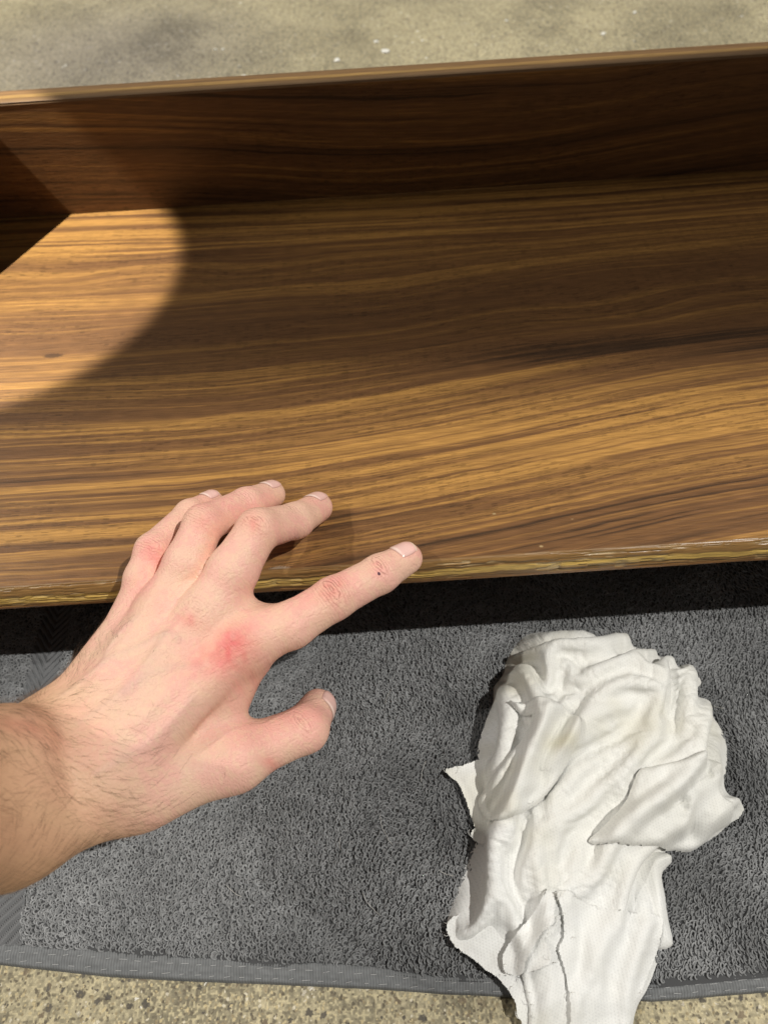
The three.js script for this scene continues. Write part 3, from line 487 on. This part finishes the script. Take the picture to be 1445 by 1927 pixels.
const RAG_SHEETS = [
  [2.5,3,1,1.5,1,[[24.7,76.3],[34.4,74.6],[45.1,71.4],[73.9,68.0],[75.8,91.1],[56.2,106.2],[43.1,109.1],[37.9,107.7],[34.8,95.4],[30.9,84.1]]], // left flap
  [2.5,1,1,1,1,[[34.6,110.0],[38.1,106.8],[46.2,107.8],[39.6,115.3]]], // tag
  [3,2.5,1,1.5,1,[[18.6,149.8],[17.8,152.7],[19.1,158.0],[23.1,162.1],[29.1,166.2],[35.6,171.6],[39.7,173.1],[56.3,173.1],[73.5,165.8],[77.1,144.9],[45.6,140.7]]], // knit tail
  [2.2,2.5,1,1,1,[[38.1,171.7],[51.4,171.8],[54.0,179.4],[54.9,185.7],[54.4,193.3],[49.8,227.9],[44.8,227.6],[48.9,192.0],[47.3,189.9],[47.2,185.3],[43.9,178.9]]], // lower tail
  [3,6,0,2,1,[[117.2,123.6],[136.6,125.7],[136.3,128.7],[129.9,134.2],[128.8,143.7],[127.6,153.0],[127.0,164.2],[125.7,166.1],[118.0,166.4],[110.3,156.6],[74.0,142.9],[89.6,131.8]]], // right tab
  [5,6,0,3,0,[[62.2,46.8],[66.9,48.9],[77.0,49.6],[88.0,53.3],[96.4,62.2],[94.9,70.7],[88.2,81.5],[74.3,96.7],[65.1,102.7],[48.1,108.0],[42.9,102.6],[40.5,94.6],[47.2,85.7],[58.4,75.4],[68.4,66.1],[72.6,58.3],[66.0,54.3]]], // mid fold
  [4.5,4,0,2,0,[[123.2,89.2],[132.7,87.4],[146.8,86.1],[158.9,82.5],[171.0,86.9],[165.7,98.0],[166.4,102.4],[170.5,105.2],[172.0,109.4],[170.8,113.1],[167.4,114.6],[161.3,117.2],[156.3,120.6],[150.1,123.8],[145.9,124.8],[137.2,123.8],[112.8,122.8],[92.8,119.7],[102.3,112.4],[114.1,103.0]]], // right pad
  [2,3,0,1.5,0,[[51.9,171.5],[57.9,158.3],[69.9,141.8],[80.4,142.4],[76.4,174.6],[77.1,189.1],[70.0,228.3],[49.0,227.2],[52.9,187.8]]], // lower tail2
  [2,3,1,1.5,0,[[69.5,152.1],[67.6,158.1],[62.6,160.7],[64.5,165.6],[63.4,170.2],[54.9,172.9],[49.8,173.5],[53.6,166.0],[61.3,157.7]]], // strap2
  [2.2,4,1,1,0,[[68.4,140.1],[69.3,146.3],[67.3,154.1],[60.4,159.2],[53.9,167.5],[50.4,173.8],[44.0,172.8],[42.7,169.4],[44.6,163.7],[50.6,157.6],[59.5,149.6]]], // strap
  [1.5,2.5,1,0.3,0,[[72.1,142.2],[75.2,142.1],[86.6,146.4],[99.7,150.3],[105.9,151.1],[123.1,154.8],[121.6,158.5],[117.9,167.3],[113.6,174.0],[107.1,182.9],[101.8,188.6],[98.5,196.2],[88.9,228.3],[64.4,227.1],[71.3,188.9],[71.2,174.8],[69.5,164.6],[72.5,160.9],[73.4,151.3]]], // right flap
];
const RAG_CREASES = [
  [-7,3,[[87.4,35.3],[99.1,42.6],[108.4,46.5],[124.5,51.8]]],
  [6,6,[[110.3,46.4],[105.3,55.9],[97.6,65.5],[92.0,75.0]]],
  [6,7,[[113.0,51.0],[127.2,45.4],[140.4,43.9],[144.7,50.1],[142.1,61.6],[135.1,75.2],[122.6,90.5],[112.9,102.8]]],
  [-8,3,[[148.7,46.9],[147.3,57.2],[146.4,66.4],[146.1,74.3]]],
  [-5,2.2,[[131.8,59.1],[126.3,65.1],[114.9,71.7],[102.4,78.1],[87.4,84.2]]],
  [4,3,[[120.4,55.9],[127.9,59.3],[129.6,61.4]]],
  [4,3,[[120.5,89.7],[133.3,88.4],[144.4,87.2],[153.4,82.4],[159.3,78.2]]],
  [-4,3,[[134.9,75.0],[140.5,79.5],[142.3,82.8],[137.9,85.8],[126.1,87.2]]],
  [-9,2.6,[[82.8,86.4],[69.9,100.8],[61.8,109.1],[55.2,117.3],[51.6,125.5],[51.4,131.8]]],
  [-6,3,[[102.6,89.4],[88.8,97.4],[78.2,103.9],[65.9,106.2]]],
  [-5,3.5,[[46.5,118.2],[46.0,128.3],[49.5,136.2],[54.0,144.4],[54.5,149.3]]],
  [4,5,[[42.3,118.5],[40.8,129.1],[43.5,137.4],[48.7,144.4]]],
  [-5,5,[[121.6,91.2],[112.8,104.0],[101.0,113.8],[93.1,120.1]]],
  [-5,2.5,[[71.3,125.4],[74.8,130.8],[77.5,133.7]]],
  [5,6,[[65.3,109.9],[62.1,120.6],[66.8,130.3],[78.2,136.7]]],
  [-4,4,[[109.8,98.7],[91.4,110.2],[82.5,121.8]]],
  [-4,3,[[35.6,121.1],[36.2,130.8],[34.0,137.7]]],
  [3,3,[[34.7,142.4],[40.1,149.5],[40.0,159.4]]],
  [-3,3,[[29.8,141.8],[25.1,148.3],[22.7,158.2]]],
  [-5,3,[[63.0,47.6],[69.2,54.9],[71.8,65.4],[62.9,76.2]]],
  [5,4,[[79.0,55.0],[74.2,66.3],[59.8,85.0],[51.0,97.8]]],
  [-4,3.5,[[87.9,36.7],[82.8,31.6],[81.0,25.1]]],
  [4,4,[[83.3,20.4],[85.1,32.4]]],
  [-3,3,[[77.7,8.4],[93.3,7.1],[108.2,9.9]]],
  [-4,3,[[125.8,23.7],[129.4,21.0],[133.8,21.0]]],
  [4,5,[[108.4,42.2],[119.4,32.1],[128.4,24.8]]],
  [-4,4,[[158.4,38.9],[159.2,51.2],[154.4,62.6]]],
  [3,4,[[167.7,44.7],[162.2,53.4],[156.8,61.9]]],
  [-3,3,[[115.4,135.8],[111.1,142.5],[106.9,149.1]]],
  [3,3,[[110.4,137.5],[105.6,146.5]]],
  [-3,3,[[121.2,138.5],[112.5,147.2]]],
  [-2,4,[[107.2,157.9],[99.2,170.3],[93.4,184.2],[89.6,195.1]]],
  [2,3,[[109.9,157.0],[105.7,170.6],[99.9,186.6]]],
  [2,5,[[92.7,161.5],[82.2,175.6],[75.7,194.4]]],
  [-3,2.5,[[70.3,161.9],[77.9,161.1]]],
  [-3,3,[[112.3,123.2],[119.6,129.5]]],
  [3,3,[[115.6,125.3],[122.5,128.0]]],
  [-3,2.5,[[74.3,17.6],[84.4,20.6],[93.8,19.0]]],
  [-3,2,[[77.5,25.9],[79.8,33.1],[82.7,38.9]]],
  [3,5,[[68.1,35.8],[73.9,45.4],[84.0,53.6]]],
  [-3,2,[[112.2,53.8],[119.0,60.0],[125.2,62.7]]],
  [-3,2.5,[[122.3,37.1],[133.9,36.4],[143.0,40.1]]],
  [3,4,[[132.3,31.7],[142.4,37.0],[151.0,46.6]]],
  [-3,2,[[152.8,65.2],[153.0,73.6],[148.0,81.5]]],
  [3,4,[[147.7,73.3],[157.4,68.3],[163.3,71.5]]],
  [-2.5,2,[[99.4,61.5],[101.6,70.0],[98.3,79.3]]],
  [-2.5,2,[[101.3,80.1],[91.7,87.4],[84.4,97.2]]],
  [3,6,[[109.9,79.8],[94.4,89.4],[79.3,98.8]]],
  [-2.5,2.5,[[127.1,98.6],[140.5,107.0],[152.8,109.0]]],
  [-2.5,2,[[144.1,94.5],[152.2,102.7],[150.9,115.0]]],
  [-2.5,2,[[116.3,120.1],[129.4,118.5],[144.1,120.6]]],
  [-3,2.5,[[71.0,117.4],[67.2,124.2],[70.4,133.6]]],
  [3,4,[[83.6,118.1],[86.6,127.7],[98.0,133.0]]],
  [-2.5,2,[[105.4,127.9],[112.9,128.4],[121.0,126.5]]],
  [-2.5,2,[[43.2,113.1],[39.0,125.0],[40.3,134.5]]],
  [3,4,[[46.9,134.5],[55.1,139.6],[61.6,138.8]]],
  [-2.5,2,[[47.7,146.0],[43.9,154.6],[45.6,160.1]]],
  [-2.5,2,[[61.3,140.4],[58.1,144.3],[55.1,147.5]]],
  [-2,2,[[101.7,141.0],[98.0,145.4],[98.8,147.7]]],
  [-2,1.5,[[93.7,141.7],[90.4,144.9]]],
  [2.5,3,[[63.6,83.9],[55.3,92.7],[50.2,100.2]]],
  [-2.5,2,[[77.3,74.6],[78.5,82.9],[72.6,93.2]]],
  [-3,2,[[54.6,47.6],[57.3,59.8],[65.0,66.2]]],
];
{
  const rag = thing('rag', 0.105, 0, 0.10);
  tag(rag, 'crumpled off-white knitted cotton rag lying in a heap on the charcoal towel', 'rag');
  const X0 = 16, X1 = 184, Z0 = -8, Z1 = 238, baseY = (z) => 1.5 + 5 * sstep(198, 184, z) + 1.5 * sstep(182, 165, z);
  const inside = (pts, x, z) => { // signed distance to a closed outline, positive inside
    let s = false, d = 1e9; for (let a = 0, b = pts.length - 1; a < pts.length; b = a++) { const ax = pts[a][0], az = pts[a][1], cx = pts[b][0], cz = pts[b][1]; if ((az > z) !== (cz > z) && x < (cx - ax) * (z - az) / (cz - az) + ax) s = !s; const dx = cx - ax, dz = cz - az, t = clamp(((x - ax) * dx + (z - az) * dz) / (dx * dx + dz * dz + 1e-9)), ex = x - ax - dx * t, ez = z - az - dz * t; d = Math.min(d, ex * ex + ez * ez); }
    return s ? Math.sqrt(d) : -Math.sqrt(d);
  };
  const lineDist = (pts, x, z) => { let m = 1e9; for (let i = 0; i < pts.length - 1; i++) { const ax = pts[i][0], az = pts[i][1], dx = pts[i + 1][0] - ax, dz = pts[i + 1][1] - az, t = clamp(((x - ax) * dx + (z - az) * dz) / (dx * dx + dz * dz)); m = Math.min(m, Math.hypot(x - ax - dx * t, z - az - dz * t)); } return m; };
  // a sheet with more cloth than the heap needs, so that it buckles into folds along the creases (position-based cloth)
  const G = 2, nx = (X1 - X0) / G, nz = (Z1 - Z0) / G, M = (nx + 1) * (nz + 1), Hm = new Float32Array(M), pin = new Uint8Array(M), Q = new Float32Array(M * 3), O = new Float32Array(M * 3), TH = new Float32Array(M);
  const outline = spline(RAG_OUTLINE, RAG_OUTLINE.length * 3, true), creases = RAG_CREASES.map(([a, w, p]) => [a, w, spline(p, p.length * 3, false)]);
  for (let j = 0; j <= nz; j++) for (let i = 0; i <= nx; i++) {
    const x = X0 + i * G, z = Z0 + j * G, k = j * (nx + 1) + i, d = inside(outline, x, z), top = curveY([[-10, 30], [40, 34], [90, 31], [115, 28], [135, 20], [160, 14], [185, 8], [240, 5]], z), D = lerp(24, 13, sstep(120, 170, z)) * lerp(0.5, 1, Math.max(sstep(35, 80, x), sstep(95, 125, z)));
    Hm[k] = d > 0 ? top * (1 - Math.pow(1 - clamp(d / D), 2)) : 0; pin[k] = d < 0.5 ? 1 : 0;
    let s = 0, c2 = 0, s2 = 0;
    if (d > 0) for (const [a, w, p] of creases) { const ww = Math.max(w * 1.25, 3), e = lineDist(p, x, z); if (e < ww * 3) s += a * 1.35 * Math.exp(-((e / ww) ** 2)); }
    for (const [a, , p] of RAG_CREASES) for (let n = 0; n < p.length - 1; n++) { const dx = p[n + 1][0] - p[n][0], dz = p[n + 1][1] - p[n][1], an = 2 * Math.atan2(dz, dx), mx = (p[n][0] + p[n + 1][0]) / 2 - x, mz = (p[n][1] + p[n + 1][1]) / 2 - z, wt = Math.hypot(dx, dz) * Math.abs(a) / (mx * mx + mz * mz + 40); c2 += Math.cos(an) * wt; s2 += Math.sin(an) * wt; }
    TH[k] = Math.atan2(s2, c2) / 2; // the way the folds run here
    O[k * 3] = Q[k * 3] = x; O[k * 3 + 1] = Hm[k]; O[k * 3 + 2] = Q[k * 3 + 2] = z;
    Q[k * 3 + 1] = Hm[k] + (pin[k] ? -0.5 : (s + 3 * (noise(x * 0.09, z * 0.09, 501) - 0.5) + 1.6 * (noise(x * 0.2, z * 0.2, 502) - 0.5)) * clamp(d / 8));
  }
  const links = [];
  for (const [di, dj, kind] of [[1, 0, 0], [0, 1, 0], [1, 1, 0], [1, -1, 0], [3, 0, 1], [0, 3, 1], [2, 2, 1], [2, -2, 1], [2, 0, 2], [0, 2, 2]]) for (let j = 0; j <= nz; j++) for (let i = 0; i <= nx; i++) {
    const a = i + di, b = j + dj; if (a < 0 || b < 0 || a > nx || b > nz) continue; const p = j * (nx + 1) + i, q = b * (nx + 1) + a; if (pin[p] && pin[q]) continue;
    const sn = Math.sin(Math.atan2(dj, di) - TH[p]), flat = 1 - 0.7 * sstep(125, 160, Z0 + j * G); links.push([p, q, Math.hypot(O[q * 3] - O[p * 3], O[q * 3 + 1] - O[p * 3 + 1], O[q * 3 + 2] - O[p * 3 + 2]) * (1 + (0.01 + 0.30 * sn * sn) * flat), kind]);
  }
  const LA = Int32Array.from(links, (l) => l[0]), LB = Int32Array.from(links, (l) => l[1]), LR = Float32Array.from(links, (l) => l[2]), LK = Uint8Array.from(links, (l) => l[3]);
  for (let it = 0; it < 600; it++) {
    for (let k = 0; k < LA.length; k++) {
      const p = LA[k] * 3, q = LB[k] * 3, dx = Q[q] - Q[p], dy = Q[q + 1] - Q[p + 1], dz = Q[q + 2] - Q[p + 2], d = Math.sqrt(dx * dx + dy * dy + dz * dz) || 1e-6, r = LR[k]; let f;
      if (LK[k] === 1) { if (d > r * 0.87) continue; f = (d - r * 0.87) / d * 0.1; } else if (LK[k] === 2) { if (d > r * 0.96) continue; f = (d - r * 0.94) / d * 0.3; } else f = (d - r) / d * 0.8;
      const wp = pin[LA[k]] ? 0 : 1, wq = pin[LB[k]] ? 0 : 1, w = f / (wp + wq); Q[p] += dx * w * wp; Q[p + 1] += dy * w * wp; Q[p + 2] += dz * w * wp; Q[q] -= dx * w * wq; Q[q + 1] -= dy * w * wq; Q[q + 2] -= dz * w * wq;
    }
    for (let k = 0; k < M; k++) { if (pin[k]) continue; Q[k * 3 + 1] = clamp(Q[k * 3 + 1] - 0.01, Hm[k] * 0.36, Hm[k] + 10); for (const c of [0, 2]) Q[k * 3 + c] = clamp(Q[k * 3 + c], O[k * 3 + c] - 10, O[k * 3 + c] + 10); }
  }
  for (let t = 0; t < 1; t++) { const q = Q.slice(); for (let j = 1; j < nz; j++) for (let i = 1; i < nx; i++) { const k = j * (nx + 1) + i; if (pin[k]) continue; for (let c = 0; c < 3; c++) Q[k * 3 + c] = 0.4 * q[k * 3 + c] + 0.15 * (q[k * 3 - 3 + c] + q[k * 3 + 3 + c] + q[(k - nx - 1) * 3 + c] + q[(k + nx + 1) * 3 + c]); } }
  // rim: nodes just outside are drawn in to the outline
  for (let j = 0; j <= nz; j++) for (let i = 0; i <= nx; i++) { const k = j * (nx + 1) + i; if (!pin[k]) continue; let near = false; for (let b = -2; b <= 2; b++) for (let a = -2; a <= 2; a++) { const ii = i + a, jj = j + b; if (ii >= 0 && jj >= 0 && ii <= nx && jj <= nz && !pin[jj * (nx + 1) + ii]) near = true; } if (!near) continue; const x = Q[k * 3], z = Q[k * 3 + 2]; let best = 1e9, bx = x, bz = z; for (let n = 0; n < outline.length - 1; n++) { const ax = outline[n][0], az = outline[n][1], dx = outline[n + 1][0] - ax, dz = outline[n + 1][1] - az, t = clamp(((x - ax) * dx + (z - az) * dz) / (dx * dx + dz * dz + 1e-9)), e = Math.hypot(x - ax - dx * t, z - az - dz * t); if (e < best) { best = e; bx = ax + dx * t; bz = az + dz * t; } } Q[k * 3] = bx; Q[k * 3 + 2] = bz; Q[k * 3 + 1] = -0.5; }
  // fine mesh
  const UP = 3, fx = nx * UP, fz = nz * UP, P = [], T = [], C = [], I = [];
  const cub = (t) => [-0.5 * t + t * t - 0.5 * t * t * t, 1 - 2.5 * t * t + 1.5 * t * t * t, 0.5 * t + 2 * t * t - 1.5 * t * t * t, -0.5 * t * t + 0.5 * t * t * t];
  const HR = new Float32Array(169 * 247), hi = (x, z) => clamp(Math.round(z - Z0), 0, 246) * 169 + clamp(Math.round(x - X0), 0, 168); // height reached so far, 1 mm cells
  const dirt = (x, z) => { const st = sstep(0.55, 0.85, fbm(x * 0.03 + 70, z * 0.03 + 70, 441, 3)) * 0.55 + Math.exp(-(((x - 84) / 8) ** 2 + ((z - 74) / 4.5) ** 2)) * 0.9 + 0.22 * sstep(45, 75, x) * sstep(150, 130, z) + 0.12 * (noise(x * 0.15, z * 0.15, 442) - 0.5); return [lerp(0.79, 0.66, st), lerp(0.79, 0.635, st), lerp(0.77, 0.53, st)]; };
  const put = (x, y, z, u, v) => { P.push((x - 105) / 1000, (baseY(z) + 0.8 + y) / 1000, (z - 100) / 1000); T.push(u / 11, v / 11); C.push(...dirt(x, z)); };
  for (let j = 0; j <= fz; j++) for (let i = 0; i <= fx; i++) {
    const u = i / UP, v = j / UP, a = Math.floor(u), b = Math.floor(v), cu = cub(u - a), cv = cub(v - b), o = [0, 0, 0]; for (let n = 0; n < 4; n++) for (let m = 0; m < 4; m++) { const k = (clamp(b + n - 1, 0, nz) * (nx + 1) + clamp(a + m - 1, 0, nx)) * 3, w = cu[m] * cv[n]; o[0] += Q[k] * w; o[1] += Q[k + 1] * w; o[2] += Q[k + 2] * w; }
    const X = X0 + u * G, Z = Z0 + v * G, e = clamp(o[1] / 10); const q1 = noise(X * 0.12 + Z * 0.09 + 30, Z * 0.22 - X * 0.2 + 90, 436), q2 = noise(X * 0.34 + Z * 0.2 + 30, Z * 0.42 - X * 0.36 + 90, 438), q3 = noise(X * 0.16 - Z * 0.3 + 90, Z * 0.13 + X * 0.1 + 30, 439); o[1] += e * (0.35 * (noise(X * 0.35, Z * 0.35, 435) - 0.5) + 1.5 * (Math.sqrt(Math.abs(2 * q1 - 1)) - 0.6) * sstep(0.35, 0.65, noise(X * 0.05, Z * 0.05, 437)) + 0.7 * (Math.sqrt(Math.abs(2 * q2 - 1)) - 0.6) * sstep(0.4, 0.65, noise(X * 0.07 + 50, Z * 0.07, 440)) + 1.1 * (Math.sqrt(Math.abs(2 * q3 - 1)) - 0.6) * sstep(0.5, 0.75, noise(X * 0.045 + 20, Z * 0.045 + 70, 443)));
    put(o[0], o[1], o[2], X, Z); const q = hi(o[0], o[2]); if (o[1] > HR[q]) HR[q] = o[1];
  }
  for (let j = 0; j < fz; j++) for (let i = 0; i < fx; i++) { const k = Math.floor(j / UP) * (nx + 1) + Math.floor(i / UP); if (pin[k] && pin[k + 1] && pin[k + nx + 1] && pin[k + nx + 2]) continue; const a = j * (fx + 1) + i, b = a + 1, c = a + fx + 1, d = c + 1; I.push(a, c, b, b, c, d); }
  // loose sheets: flaps, tails and torn strips, each lying on what is under it
  const jag = (x, z) => 1.1 * (noise(x * 0.9, z * 0.9, 401) - 0.5) + 1.0 * (noise(x * 0.3 + 9, z * 0.3 + 9, 402) - 0.5);
  RAG_SHEETS.forEach(([lift, wave, torn, curl, under, poly], n) => {
    // smoothed height of what lies below
    let B = HR.slice(); for (let t = 0; t < 6; t++) { const A = B.slice(); for (let j = 1; j < 246; j++) for (let i = 1; i < 168; i++) { const k = j * 169 + i; B[k] = Math.max((A[k] * 2 + A[k - 1] + A[k + 1] + A[k - 169] + A[k + 169]) / 6, t < 2 ? A[k] : 0); } }
    const below = (x, z) => { const u = clamp(x - X0, 0, 167.99), v = clamp(z - Z0, 0, 245.99), i = Math.floor(u), j = Math.floor(v), k = j * 169 + i, a = u - i, b = v - j; return lerp(lerp(B[k], B[k + 1], a), lerp(B[k + 169], B[k + 170], a), b); };
    const pts = spline(poly, poly.length * 5, true), S = 0.45; let bx0 = 1e9, bx1 = -1e9, bz0 = 1e9, bz1 = -1e9; for (const p of pts) { bx0 = Math.min(bx0, p[0]); bx1 = Math.max(bx1, p[0]); bz0 = Math.min(bz0, p[1]); bz1 = Math.max(bz1, p[1]); }
    const w = Math.ceil((bx1 - bx0) / S) + 2, h = Math.ceil((bz1 - bz0) / S) + 2, id = new Int32Array((w + 1) * (h + 1)).fill(-1), news = [];
    for (let j = 0; j <= h; j++) for (let i = 0; i <= w; i++) {
      const x = bx0 - S + i * S, z = bz0 - S + j * S, d = inside(pts, x, z) + (torn ? 0.45 * jag(x, z) : 0); if (d < -0.3) continue;
      const sup = under ? 0 : below(x, z);
      const an = 1.75 + 0.5 * (n % 3 - 1), u = x * Math.cos(an) + z * Math.sin(an) + 8 * noise(x * 0.04, z * 0.04, 461), v = -x * Math.sin(an) + z * Math.cos(an);
      const k2 = clamp(d / 3.2), tuck = torn ? 1 : Math.sqrt(1 - (1 - k2) * (1 - k2));
      const y = sup + 0.7 + (lift - 0.7) * tuck + wave * (noise(u * 0.03 + 40, v * 0.12 + 40, 462 + n) - 0.35) * sstep(0, 6, d) + (torn ? 1 : 0.5 * tuck) * curl * Math.exp(-Math.max(d, 0) / (torn ? 3 : 8)) * (0.4 + 1.2 * noise(x * 0.12, z * 0.12, 480 + n)) + 0.3 * (noise(x * 0.4, z * 0.4, 435) - 0.5);
      id[j * (w + 1) + i] = P.length / 3; put(x, Math.max(y, 0.5), z, x * 0.9 + z * 0.3 * (n % 2), z); news.push([x, z, y]);
    }
    for (let j = 0; j < h; j++) for (let i = 0; i < w; i++) { const a = id[j * (w + 1) + i], b = id[j * (w + 1) + i + 1], c = id[(j + 1) * (w + 1) + i], d = id[(j + 1) * (w + 1) + i + 1]; if (a >= 0 && b >= 0 && c >= 0) I.push(a, c, b); if (b >= 0 && c >= 0 && d >= 0) I.push(b, c, d); }
    for (const [x, z, y] of news) { const q = hi(x, z); if (y > HR[q]) HR[q] = y; }
  });
  // loose threads at the torn edges
  const threads = [], rt = rng(61);
  RAG_SHEETS.forEach(([, , torn, , , poly]) => { if (!torn) return; const pts = spline(poly, poly.length * 4, true); for (let n = 0; n < pts.length; n += 3) { if (rt() < 0.65) continue; const [x, z] = pts[n], [x2, z2] = pts[Math.min(n + 1, pts.length - 1)], l = 1.2 + rt() * 3, a = Math.atan2(z2 - z, x2 - x) + (rt() - 0.5) * 3, y = HR[hi(x, z)] + 0.6, q = []; for (let k = 0; k <= 4; k++) q.push(V((x + Math.cos(a + k * 0.3) * l * k / 4 - 105) / 1000, (baseY(z) + 0.8 + y + 0.5 * Math.sin(k) * rt()) / 1000, (z + Math.sin(a + k * 0.3) * l * k / 4 - 100) / 1000)); threads.push(new THREE.TubeGeometry(new THREE.CatmullRomCurve3(q), 10, 0.00012, 4)); } });
  tag(mesh('loose_threads', mergeGeometries(threads), new THREE.MeshStandardMaterial({ color: new THREE.Color(0.8, 0.79, 0.75), roughness: 0.9 }), rag), null, null, null, 'stuff');
  const g = new THREE.BufferGeometry(); g.setAttribute('position', new THREE.Float32BufferAttribute(P, 3)); g.setAttribute('uv', new THREE.Float32BufferAttribute(T, 2)); g.setAttribute('color', new THREE.Float32BufferAttribute(C, 3)); g.setIndex(I); g.computeVertexNormals();
  // knit: columns of small stitches with holes between
  const stitch = (i, j) => { const u = i / 256 * 8, v = j / 256 * 8, col = u - Math.floor(u), row = v + (Math.floor(u) % 2) * 0.5, rr = row - Math.floor(row); return 1 - Math.exp(-(((col - 0.5) / 0.2) ** 2 + ((rr - 0.5) / 0.26) ** 2)); };
  const knit = tex(256, 256, (i, j, o) => { const s = stitch(i, j), f = 0.92 + 0.12 * noise(i / 256 * 64, j / 256 * 64, 451, 64, 64); o[0] = o[1] = o[2] = clamp(f * (0.90 + 0.10 * s)); }, true);
  const knitBump = tex(256, 256, (i, j, o) => { const s = stitch(i, j); o[0] = o[1] = o[2] = 0.2 + 0.6 * s + 0.15 * noise(i / 256 * 64, j / 256 * 64, 452, 64, 64); }, false);
  mesh('cloth', g, new THREE.MeshPhysicalMaterial({ map: knit, bumpMap: knitBump, bumpScale: 0.00014, vertexColors: true, roughness: 0.95, side: THREE.DoubleSide }), rag);
}
renderer.render(scene, camera);
